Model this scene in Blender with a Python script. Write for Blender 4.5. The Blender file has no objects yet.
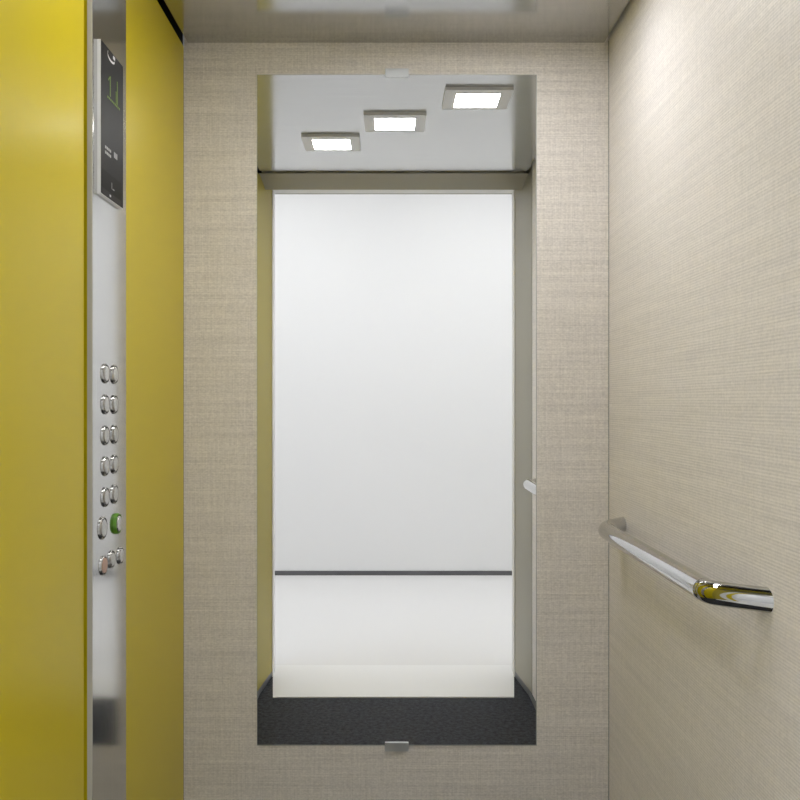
import bpy, bmesh, math
from mathutils import Vector, Matrix
sc = bpy.context.scene
C = bpy.context.collection
PI = math.pi

# ---------------------------------------------------------------- dimensions
EYE = 1.19
XL, XR = -0.534, 0.567          # cabin side walls
YB = 2.29                       # back wall
YF = 1.02                       # cabin front line
YT = 0.60                       # landing side of the doorway
ZC = EYE + 0.93                 # cabin ceiling

# ---------------------------------------------------------------- materials
def srgb(r, g, b):
    f = lambda c: (c/255/12.92) if c/255 <= .04045 else ((c/255+.055)/1.055)**2.4
    return (f(r), f(g), f(b), 1)

def mat(name, col, rough=.5, metal=0, coat=0, spec=.5, emit=None, es=0, coat_rough=.05):
    m = bpy.data.materials.new(name); m.use_nodes = True
    b = m.node_tree.nodes['Principled BSDF']
    b.inputs['Base Color'].default_value = col
    b.inputs['Roughness'].default_value = rough
    b.inputs['Metallic'].default_value = metal
    b.inputs['Coat Weight'].default_value = coat
    b.inputs['Coat Roughness'].default_value = coat_rough
    b.inputs['Specular IOR Level'].default_value = spec
    if emit:
        b.inputs['Emission Color'].default_value = emit
        b.inputs['Emission Strength'].default_value = es
    return m

def N(m, t, **kw):
    n = m.node_tree.nodes.new(t)
    for k, v in kw.items(): setattr(n, k, v)
    return n
def L(m, a, b): m.node_tree.links.new(a, b)

def stretched_noise(m, scale, detail=2, rough=.5):
    tc = N(m, 'ShaderNodeTexCoord'); mp = N(m, 'ShaderNodeMapping')
    mp.inputs['Scale'].default_value = scale
    nz = N(m, 'ShaderNodeTexNoise')
    nz.inputs['Scale'].default_value = 1; nz.inputs['Detail'].default_value = detail
    nz.inputs['Roughness'].default_value = rough
    L(m, tc.outputs['Object'], mp.inputs['Vector']); L(m, mp.outputs['Vector'], nz.inputs['Vector'])
    return nz.outputs['Fac']

def math_(m, op, a, b=None):
    n = N(m, 'ShaderNodeMath', operation=op)
    for i, v in enumerate((a, b)):
        if v is None: continue
        if isinstance(v, (int, float)): n.inputs[i].default_value = v
        else: L(m, v, n.inputs[i])
    return n.outputs[0]

def ramp_mix(m, fac, c1, c2, p1=0., p2=1.):
    r = N(m, 'ShaderNodeValToRGB')
    r.color_ramp.elements[0].position = p1; r.color_ramp.elements[0].color = c1
    r.color_ramp.elements[1].position = p2; r.color_ramp.elements[1].color = c2
    L(m, fac, r.inputs['Fac']); return r.outputs['Color']

def bsdf(m): return m.node_tree.nodes['Principled BSDF']

def linen(name, along, rough, rib, lo, hi, spec=.5):
    """woven linen laminate: horizontal and vertical threads; rib = strength of the woven ribs"""
    m = mat(name, (1, 1, 1, 1), rough, spec=spec)
    s = [0, 0, 0]; s[along] = 5; s[2] = 420
    h = stretched_noise(m, [v if v else 1 for v in s], 3, .6)          # long horizontal threads
    s = [0, 0, 0]; s[along] = 420; s[2] = 9
    v = stretched_noise(m, [q if q else 1 for q in s], 2, .55)         # vertical threads
    s = [0, 0, 0]; s[along] = 160; s[2] = 260
    f = stretched_noise(m, [q if q else 1 for q in s], 2, .5)          # slubs
    s = [0, 0, 0]; s[along] = 1.6; s[2] = 70
    b = stretched_noise(m, [q if q else 1 for q in s], 2, .5)          # wide bands
    t = math_(m, 'ADD', math_(m, 'MULTIPLY', h, .34), math_(m, 'MULTIPLY', v, .20))
    t = math_(m, 'ADD', t, math_(m, 'MULTIPLY', f, .32))
    t = math_(m, 'ADD', t, math_(m, 'MULTIPLY', b, .14))
    if rib:
        tc = N(m, 'ShaderNodeTexCoord'); sp = N(m, 'ShaderNodeSeparateXYZ'); L(m, tc.outputs['Object'], sp.inputs[0])
        wob = stretched_noise(m, (1, 3, 30), 1)
        ph = math_(m, 'ADD', math_(m, 'MULTIPLY', sp.outputs['Z'], 2*PI/.0052), math_(m, 'MULTIPLY', wob, 5.0))
        sn = math_(m, 'SINE', ph)
        t = math_(m, 'ADD', t, math_(m, 'MULTIPLY', sn, rib))
    c = ramp_mix(m, t, lo, hi, .36, .64)
    L(m, c, bsdf(m).inputs['Base Color'])
    bp = N(m, 'ShaderNodeBump'); bp.inputs['Strength'].default_value = .22; bp.inputs['Distance'].default_value = .0006
    L(m, t, bp.inputs['Height']); L(m, bp.outputs['Normal'], bsdf(m).inputs['Normal'])
    return m

def brushed(name, col, rough, scale, amp=.06):
    m = mat(name, col, rough, metal=1)
    n = stretched_noise(m, scale, 2)
    r = math_(m, 'ADD', math_(m, 'MULTIPLY', n, amp*2), rough-amp)
    L(m, r, bsdf(m).inputs['Roughness'])
    d = tuple(v*.93 for v in col[:3])+(1,)
    L(m, ramp_mix(m, n, d, col, .3, .7), bsdf(m).inputs['Base Color'])
    return m

M_linen_back = linen('linen_back', 0, .55, 0, srgb(198, 193, 189), srgb(240, 235, 229), .3)
M_linen_side = linen('linen_side', 1, .46, .07, srgb(218, 215, 217), srgb(247, 243, 243), .32)
M_yellow = mat('yellow_gloss', srgb(203, 184, 8), .4, coat=.28, coat_rough=.22, spec=.25)
M_ceil = brushed('brushed_ceiling', (.575, .575, .56, 1), .14, (4, 300, 1), .03)
M_steel = brushed('brushed_steel', (.62, .62, .61, 1), .115, (1, 250, 3), .02)
M_jamb = mat('satin_jamb', (.37, .355, .30, 1), .42, metal=.15, spec=.4)
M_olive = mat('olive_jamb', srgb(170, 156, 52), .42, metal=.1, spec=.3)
M_frame = mat('light_frame', (.62, .62, .62, 1), .4, metal=.5)
M_mirror = mat('mirror_glass', (.93, .935, .93, 1), .004, metal=1)
M_mirror_edge = mat('mirror_edge', (.62, .64, .62, 1), .25, metal=.4)
M_chrome = mat('polished_chrome', (.54, .54, .53, 1), .035, metal=1)
M_satin = mat('satin_metal', (.62, .62, .62, 1), .22, metal=1)
M_clip = mat('clip_nickel', (.60, .61, .61, 1), .34, metal=.9)
M_black = mat('black_gap', (.006, .006, .006, 1), .8, spec=.1)
M_dark = mat('dark_rubber', (.02, .02, .02, 1), .5)
M_white = mat('white_paint', (.82, .82, .82, 1), .55, spec=.2)
M_lfloor = mat('pale_floor', (.77, .765, .76, 1), .5, spec=.2)
M_whitegl = mat('white_enamel', (.84, .84, .84, 1), .4, spec=.3)
M_skirt = mat('grey_skirting', srgb(95, 95, 97), .5)
M_alu = mat('aluminium_strip', (.20, .21, .23, 1), .5, metal=.3)
M_edge = mat('edge_sheen', (.62, .60, .52, 1), .6, spec=.3)  # reflected light on the steel side, painted as a beige base colour
M_bezel = mat('bezel_silver', (.82, .82, .82, 1), .35, metal=.25)
M_glass = mat('black_glass', (.020, .020, .022, 1), .4, spec=.06)
M_glass2 = mat('black_glass_low', (.007, .007, .008, 1), .4, spec=.06)
M_glass3 = mat('grey_glass', (.033, .033, .034, 1), .4, spec=.06)
M_green_led = mat('green_led', (.10, .16, .03, 1), .5, emit=(.36, .52, .06, 1), es=.10)
M_ink = mat('grey_ink', (.45, .45, .45, 1), .5)
M_inkw = mat('white_ink', (.8, .8, .82, 1), .5)
M_green = mat('green_plastic', (.10, .27, .015, 1), .35)
M_salmon = mat('salmon_plastic', (.55, .36, .28, 1), .35)
M_lamp = mat('lamp_diffuser', (1, 1, 1, 1), .5, emit=(1, .985, .97, 1), es=45)
M_hall_fill = mat('landing_fill', (1, 1, 1, 1), .5, emit=(.97, .98, 1, 1), es=7.2)  # glow of the added landing panels
# dark speckled floor
M_floor = mat('charcoal_floor', (.04, .04, .045, 1), .7, spec=.15)
_f = stretched_noise(M_floor, (62, 62, 62), 5, .8)
L(M_floor, ramp_mix(M_floor, _f, (.010, .011, .014, 1), (.066, .069, .080, 1), .38, .62), bsdf(M_floor).inputs['Base Color'])

# ---------------------------------------------------------------- mesh helpers
def add_box(bm, x0, x1, y0, y1, z0, z1):
    v = [bm.verts.new((x, y, z)) for x in (x0, x1) for y in (y0, y1) for z in (z0, z1)]
    for f in ((0, 1, 3, 2), (4, 6, 7, 5), (0, 4, 5, 1), (2, 3, 7, 6), (0, 2, 6, 4), (1, 5, 7, 3)):
        bm.faces.new([v[i] for i in f])
def bevel(bm, w, seg=2):
    bmesh.ops.bevel(bm, geom=bm.edges[:], offset=w, segments=seg, affect='EDGES', profile=.6)
def obj(name, bm, m, parent=None, smooth=False):
    bmesh.ops.recalc_face_normals(bm, faces=bm.faces[:])
    me = bpy.data.meshes.new(name); bm.to_mesh(me); bm.free()
    if smooth:
        for p in me.polygons: p.use_smooth = True
        me.set_sharp_from_angle(angle=math.radians(32))
    me.materials.append(m)
    o = bpy.data.objects.new(name, me); C.objects.link(o)
    if parent:
        o.parent = parent
        q = parent; off = Vector((0, 0, 0))
        while q: off += q.location; q = q.parent
        me.transform(Matrix.Translation(-off))
    return o
def boxo(name, b, m, parent=None, bev=0):
    bm = bmesh.new(); add_box(bm, *b)
    if bev: bevel(bm, bev)
    return obj(name, bm, m, parent)
def struct(o): o['kind'] = 'structure'; return o
def thing(name, loc, label, cat, group=None):
    o = bpy.data.objects.new(name, None); C.objects.link(o); o.location = loc
    o.empty_display_size = .05
    o['label'] = label; o['category'] = cat
    if group: o['group'] = group
    return o
def lathe_x(bm, x0, cy, cz, prof, n=40):
    """profile of (height along +x, radius) turned around an x axis"""
    rings = []
    for h, r in prof:
        if r == 0: rings.append([bm.verts.new((x0+h, cy, cz))]); continue
        rings.append([bm.verts.new((x0+h, cy+r*math.cos(2*PI*k/n), cz+r*math.sin(2*PI*k/n))) for k in range(n)])
    for a, b in zip(rings, rings[1:]):
        for k in range(n):
            k2 = (k+1) % n
            if len(b) == 1: bm.faces.new((a[k], a[k2], b[0]))
            elif len(a) == 1: bm.faces.new((a[0], b[k2], b[k]))
            else: bm.faces.new((a[k], a[k2], b[k2], b[k]))
def tube(bm, pts, r, n=32, frames=None, caps=True):
    """a round bar in the horizontal plane through pts; cross-sections follow the tangent"""
    rings = []
    for i, p in enumerate(pts):
        p = Vector(p)
        a = Vector(pts[max(i-1, 0)]); b = Vector(pts[min(i+1, len(pts)-1)])
        t = (b-a).normalized()
        if frames and frames.get(i): sx = Vector(frames[i])             # forced cut plane direction
        else: sx = t.cross(Vector((0, 0, 1))).normalized()
        side = t.cross(Vector((0, 0, 1))).normalized()
        if side.dot(sx) < 0: sx = -sx
        k = 1/max(.2, abs(side.dot(sx)))
        rings.append([bm.verts.new(p+sx*r*k*math.cos(2*PI*j/n)+Vector((0, 0, r*math.sin(2*PI*j/n)))) for j in range(n)])
    for A, B in zip(rings, rings[1:]):
        for j in range(n): bm.faces.new((A[j], A[(j+1) % n], B[(j+1) % n], B[j]))
    if caps:
        bm.faces.new(rings[0]); bm.faces.new(rings[-1])

# ---------------------------------------------------------------- cabin shell
struct(boxo('floor', (XL-.04, XR+.04, YT, YB+.04, -.06, 0), M_floor))
struct(boxo('wall_back', (XL, XR, YB, YB+.04, 0, 2.26), M_linen_back))
wr = struct(boxo('wall_right', (XR, XR+.04, 1.052, YB+.04, 0, 2.26), M_linen_side))
boxo('corner_seam', (XR-.0012, XR, YB-.0016, YB-.0002, 0, 2.125), M_alu, wr)
# front return of the right wall (steel), beside the doorway, behind a narrow joint
struct(boxo('trim_1', (XR, XR+.04, YT, 1.042, 0, 2.26), M_jamb))
struct(boxo('trim_2', (XR+.006, XR+.04, 1.042, 1.052, 0, 2.26), M_black))
# left wall: dark substrate carrying yellow gloss panels
wl = struct(boxo('wall_left', (XL-.04, XL-.012, YT, YB+.04, 0, 2.26), M_black))
boxo('wall_panel', (XL-.012, XL, YT, 1.543, 0, 2.111), M_yellow, wl, .0012)
boxo('wall_panel', (XL-.012, XL, 1.560, YB-.003, 0, 2.111), M_yellow, wl, .0012)
# ceiling: suspended brushed panel with a dark joint all round
struct(boxo('ceiling', (XL+.011, XR-.013, YF, YB-.002, ZC, ZC+.03), M_ceil))
struct(boxo('trim_3', (XL-.04, XR+.04, YT, YB+.04, 2.26, 2.30), M_black))
struct(boxo('trim_4', (XL+.011, XR-.013, YT, .975, ZC+.004, ZC+.03), M_jamb))
struct(boxo('baseboard_left', (XL, XL+.004, YT, 1.553, 0, .026), M_alu))
struct(boxo('baseboard_right', (XR-.004, XR, YT, YB, 0, .026), M_alu))

# ---------------------------------------------------------------- doorway and landing beyond it (seen in the mirror)
SL, SR = -.471, .499                                # threshold width at the cabin side
YD = .75                                            # plane of the thin white portal frame
YP = .685
DL, DR, DZ = -.507, .537, EYE+.9186
T = .004
bm = bmesh.new()
add_box(bm, DL-T, DL, YP, YD, 0, DZ+T)
add_box(bm, DR, DR+T, YP, YD, 0, DZ+T)
add_box(bm, DL, DR, YP, YD, DZ, DZ+T)
d1 = struct(obj('door_1', bm, M_whitegl))
bm = bmesh.new()                                    # pale threshold, widening towards the landing
v0 = [(SL, YF, 0), (DL, YD, 0), (DL, YP, 0), (DL-.018, YT-.01, 0), (DR+.018, YT-.01, 0), (DR, YP, 0), (DR, YD, 0), (SR, YF, 0)]
a = [bm.verts.new(v) for v in v0]; b = [bm.verts.new((v[0], v[1], .004)) for v in v0]
bm.faces.new(a); bm.faces.new(b)
for i in range(8): bm.faces.new((a[i], a[(i+1) % 8], b[(i+1) % 8], b[i]))
obj('door_sill', bm, M_whitegl, d1)
def slab(name, m, corners, off):
    """thin splayed plate: four corners and the direction of its thickness"""
    bm = bmesh.new()
    a = [bm.verts.new(c) for c in corners]; b = [bm.verts.new(Vector(c)+Vector(off)) for c in corners]
    bm.faces.new(a); bm.faces.new(b)
    for i in range(4): bm.faces.new((a[i], a[(i+1) % 4], b[(i+1) % 4], b[i]))
    return obj(name, bm, m, d1)
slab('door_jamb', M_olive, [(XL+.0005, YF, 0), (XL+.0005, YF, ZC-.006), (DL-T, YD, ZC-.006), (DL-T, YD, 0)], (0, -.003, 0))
slab('door_jamb', M_jamb, [(XR-.0005, 1.038, 0), (XR-.0005, 1.038, ZC-.006), (DR+T, YD, ZC-.006), (DR+T, YD, 0)], (0, -.003, 0))
slab('door_skirting', M_alu, [(XL+.0005, YF+.0006, 0), (XL+.0005, YF+.0006, .026), (DL-T, YD+.0006, .026), (DL-T, YD+.0006, 0)], (0, .003, 0))
slab('door_skirting', M_alu, [(XR-.0005, 1.0386, 0), (XR-.0005, 1.0386, .026), (DR+T, YD+.0006, .026), (DR+T, YD+.0006, 0)], (0, .003, 0))
slab('door_head', M_jamb, [(XL+.001, .98, ZC), (XR-.001, .98, ZC), (XR-.001, .88, EYE+.8873), (XL+.001, .88, EYE+.8873)], (0, -.003, .003))
LX0, LX1, LY0, LZ = -1.7, 1.7, -1.50, 2.85
struct(boxo('wall_landing_far', (LX0, LX1, LY0-.05, LY0, 0, LZ), M_white))
struct(boxo('baseboard_landing', (LX0, LX1, LY0, LY0+.008, 0, .030), M_skirt))
struct(boxo('wall_landing_left', (LX0-.05, LX0, LY0-.05, YT, 0, LZ), M_white))
struct(boxo('wall_landing_right', (LX1, LX1+.05, LY0-.05, YT, 0, LZ), M_white))
bm = bmesh.new()
add_box(bm, LX0, XL, YT-.05, YT, 0, LZ); add_box(bm, XR, LX1, YT-.05, YT, 0, LZ); add_box(bm, XL, XR, YT-.05, YT, ZC+.03, LZ)
struct(obj('wall_landing_near', bm, M_white))
struct(boxo('floor_landing', (LX0-.05, LX1+.05, LY0-.05, YT, -.06, 0), M_lfloor))
struct(boxo('ceiling_landing', (LX0-.05, LX1+.05, LY0-.05, YT, LZ, LZ+.05), M_white))
for i, (x, y, lab) in enumerate(((-.80, -.50, 'left far'), (.80, -.50, 'right far'), (-.80, .20, 'left near'), (.80, .20, 'right near'))):  # unseen panels added to brighten the landing evenly
    t = thing('landing_fill_light', (x, y, LZ), 'added unseen white square landing fill light, '+lab+' from the lift doorway', 'ceiling light', 'added landing fill lights')
    bm = bmesh.new()
    for b in ((-.32, .32, -.32, -.30), (-.32, .32, .30, .32), (-.32, -.30, -.30, .30), (.30, .32, -.30, .30)):
        add_box(bm, x+b[0], x+b[1], y+b[2], y+b[3], LZ-.02, LZ)
    obj('frame', bm, M_whitegl, t)
    boxo('diffuser', (x-.30, x+.30, y-.30, y+.30, LZ-.014, LZ-.004), M_hall_fill, t)

# ---------------------------------------------------------------- wall mirror with clips
MX0, MX1, MZ0, MZ1 = -.3446, .3800, EYE-.8885, EYE+.8475
mt = thing('wall_mirror', (0, YB, MZ0), 'tall frameless rectangular mirror fixed to the linen back wall', 'mirror')
boxo('mirror_backing', (MX0, MX1, YB-.0015, YB, MZ0-.001, MZ1), M_mirror_edge, mt)
boxo('mirror_glass', (MX0+.0012, MX1-.0022, YB-.0023, YB-.0015, MZ0+.0015, MZ1-.0008), M_mirror, mt)
for z, s in ((MZ1, 1), (MZ0, -1)):
    bm = bmesh.new()
    za, zb = sorted((z-s*.008, z+s*.014))
    add_box(bm, -.013, .048, YB-.007, YB-.0024, za, zb)                 # lip over the glass
    zc, zd = sorted((z+s*.0012, z+s*.014))
    add_box(bm, -.013, .048, YB-.0024, YB, zc, zd)                      # foot on the wall
    bmesh.ops.remove_doubles(bm, verts=bm.verts[:], dist=1e-6)
    obj('mirror_clip', bm, M_clip, mt)

# ---------------------------------------------------------------- three square ceiling lights
for x, y, lab in ((.265, 1.879, 'square metal framed ceiling light closest to the mirror, rightmost in the mirror'),
                  (.016, 1.650, 'square metal framed ceiling light in the middle of the three'),
                  (-.208, 1.418, 'square metal framed ceiling light closest to the doorway, leftmost in the mirror')):
    t = thing('ceiling_light', (x, y, ZC), lab, 'ceiling light', 'square downlights in the lift ceiling')
    bm = bmesh.new(); h = .101; hy = .087; q = .066; qa = -.071; qb = .053; zb = ZC-.009
    for b in ((-h, h, -hy, qa), (-h, h, qb, hy), (-h, -q, qa, qb), (q, h, qa, qb)):
        add_box(bm, x+b[0], x+b[1], y+b[2], y+b[3], zb, ZC)
    bmesh.ops.remove_doubles(bm, verts=bm.verts[:], dist=1e-6)
    obj('frame', bm, M_frame, t)
    boxo('diffuser', (x-q, x+q, y+qa, y+qb, ZC-.0075, ZC-.001), M_lamp, t)

# ---------------------------------------------------------------- handrail
HZ = EYE-.2975; HX = .4985; R = .0190
hr = thing('handrail', (XR, 1.7, HZ), 'polished chrome tubular handrail fixed to the right linen wall', 'handrail')
def arc(p0, p1, p2, n=10):
    p0, p1, p2 = map(Vector, (p0, p1, p2))
    return [tuple(p0*(1-t)**2+p1*2*t*(1-t)+p2*t*t) for t in [i/n for i in range(n+1)]]
yn, yf = 1.400, 2.055
bm = bmesh.new(); tube(bm, [(HX, yn, HZ), (HX, (yn+yf)/2, HZ), (HX, yf-.035, HZ)], R)
obj('rail_bar', bm, M_chrome, hr, True)
def end(pts, name='rail_end'):
    bm = bmesh.new()
    tube(bm, pts, R, frames={len(pts)-1: (0, 1, 0), 0: (1, 0, 0)})
    return obj(name, bm, M_chrome, hr, True)
end(arc((HX, yn-.0015, HZ), (HX, yn-.018, HZ), (HX+.014, yn-.030, HZ), 6)+[(HX+.04, yn-.050, HZ), (XR, yn-.071, HZ)])
end(arc((HX, yf-.035, HZ), (HX, yf+.004, HZ), (HX+.022, yf+.038, HZ), 12)+[(HX+.045, yf+.066, HZ), (XR, yf+.094, HZ)])
bm = bmesh.new(); tube(bm, [(HX, yn-.0015, HZ), (HX, yn, HZ)], R*.985); obj('joint_ring', bm, M_dark, hr, True)

# ---------------------------------------------------------------- car operating panel on the left wall
FX = XL+.009
cp = thing('control_panel', (XL, 1.66, 0), 'tall brushed steel lift control panel with round buttons between yellow panels', 'control panel')
boxo('faceplate', (XL, FX, 1.560, 1.760, .002, 2.111), M_steel, cp, .0015)
boxo('faceplate_edge_sheen', (XL, FX-.0004, 1.5590, 1.5600, .002, 2.111), M_edge, cp)  # added strip carrying the painted sheen of the panel's side face
# display
dy0, dy1, dz0, dz1 = 1.585, 1.716, EYE+.374, EYE+.651
SX = FX+.007
bm = bmesh.new(); add_box(bm, FX, SX-.0006, dy0, dy1, dz0, dz1)
dsp = obj('display', bm, M_bezel, cp)
boxo('display_glass', (SX-.0006, SX, dy0+.0005, dy1-.0005, dz0+.0015, dz1-.0005), M_glass, dsp)
boxo('status_window', (SX, SX+.0003, dy0+.004, dy1-.014, EYE+.388, EYE+.421), M_glass2, dsp)
boxo('key_window', (SX, SX+.0003, dy0+.004, dy1-.014, dz0+.003, EYE+.3865), M_glass3, dsp)
def marks(name, m, rects):
    bm = bmesh.new()
    for (y, z, w, h) in rects: add_box(bm, SX, SX+.0006, y-w/2, y+w/2, z-h/2, z+h/2)
    return obj(name, bm, m, dsp)
# green dot-matrix characters: two upright strokes, a flag and a shared foot
dots = [(1.636, EYE+.601-k*.0038, .0044, .0032) for k in range(10)]
dots += [(1.631, EYE+.598, .0044, .0034), (1.627, EYE+.594, .0044, .0034)]
dots += [(1.678, EYE+.606-k*.0041, .0044, .0032) for k in range(11)]
dots += [(1.671, EYE+.585-k*.0041, .0034, .0030) for k in range(6)]
dots += [(1.622+k*.0085, EYE+.560, .0056, .0036) for k in range(9)]
marks('floor_indicator', M_green_led, dots)
# white curved icon with a dot
bm = bmesh.new()
cy, cz = 1.641, EYE+.640
pts = [(cy+.021*math.cos(t), cz+.008*math.sin(t)) for t in [PI*.85+k*PI*1.05/20 for k in range(21)]]
vo = [(bm.verts.new((SX+.0006, y, z+.0022)), bm.verts.new((SX+.0006, y, z-.0022))) for y, z in pts]
for p, q in zip(vo, vo[1:]): bm.faces.new((p[0], q[0], q[1], p[1]))
obj('icon', bm, M_inkw, dsp)
boxo('icon_dot', (SX, SX+.0006, 1.653, 1.664, EYE+.6415, EYE+.6475), M_inkw, dsp)
for z in (.4645, .4550):
    for k in range(4): marks('lettering', M_ink, [(1.610+k*.009, EYE+z, .0058, .0048)])
for k in range(3): marks('lettering', M_ink, [(1.661+k*.007, EYE+.464, .0046, .0105)])
marks('key_mark', M_inkw, [(1.636, EYE+.3815, .008, .004)])
marks('status_mark', M_ink, [(1.645, EYE+.402, .0018, .012)])
marks('status_mark', M_ink, [(1.655, EYE+.397, .010, .0018)])
# buttons
def button(y, z, r, ring=M_satin, cap=M_satin, proud=.0035):
    bm = bmesh.new()
    lathe_x(bm, FX, y, z, [(0, r), (proud*.55, r), (proud, r*.93), (proud, r*.90), (proud*.3, r*.88), (0, r*.88)])
    o = obj('button', bm, ring, cp, True)
    bm = bmesh.new()
    lathe_x(bm, FX, y, z, [(0, r*.76), (proud*.95, r*.76), (proud*1.2, r*.70), (proud*1.25, r*.4), (proud*1.25, 0)])
    obj('button_cap', bm, cap, o, True)
    bm = bmesh.new()
    lathe_x(bm, FX, y, z, [(.0004, r*.87), (.0009, r*.86), (.0009, 0)])
    obj('button_gap', bm, M_dark, o)
    return o
for zz in (.0525, -.0045, -.0615, -.118, -.175):
    button(1.628, EYE+zz, .0185); button(1.6815, EYE+zz, .0185)
button(1.613, EYE-.2300, .0210)
g = button(1.694, EYE-.2330, .0200, ring=M_green, proud=.0062); g['label'] = 'green ringed button'
s_ = button(1.617, EYE-.2990, .0180, cap=M_salmon); s_['label'] = 'button with a salmon cap'
button(1.664, EYE-.2960, .0170); button(1.719, EYE-.2985, .0170)

# ---------------------------------------------------------------- world, camera, view
w = bpy.data.worlds.new('World'); sc.world = w; w.use_nodes = True
w.node_tree.nodes['Background'].inputs[0].default_value = (.5, .5, .5, 1)
w.node_tree.nodes['Background'].inputs[1].default_value = .3
cam = bpy.data.cameras.new('Camera'); co = bpy.data.objects.new('Camera', cam); C.objects.link(co)
co.location = (0, 0, EYE); co.rotation_euler = (PI/2, 0, 0)
cam.sensor_width = 36; cam.lens = 884/800*36
cam.shift_x = 10/800; cam.shift_y = 2/800
cam.clip_start = .01
sc.camera = co
sc.view_settings.view_transform = 'Standard'; sc.view_settings.look = 'None'
sc.view_settings.gamma = 1; sc.view_settings.use_curve_mapping = False
sc.view_settings.exposure = 0
try:
    sc.cycles.max_bounces = 14; sc.cycles.diffuse_bounces = 8; sc.cycles.glossy_bounces = 10
    sc.cycles.sample_clamp_indirect = 6; sc.cycles.use_denoising = True
except Exception: pass
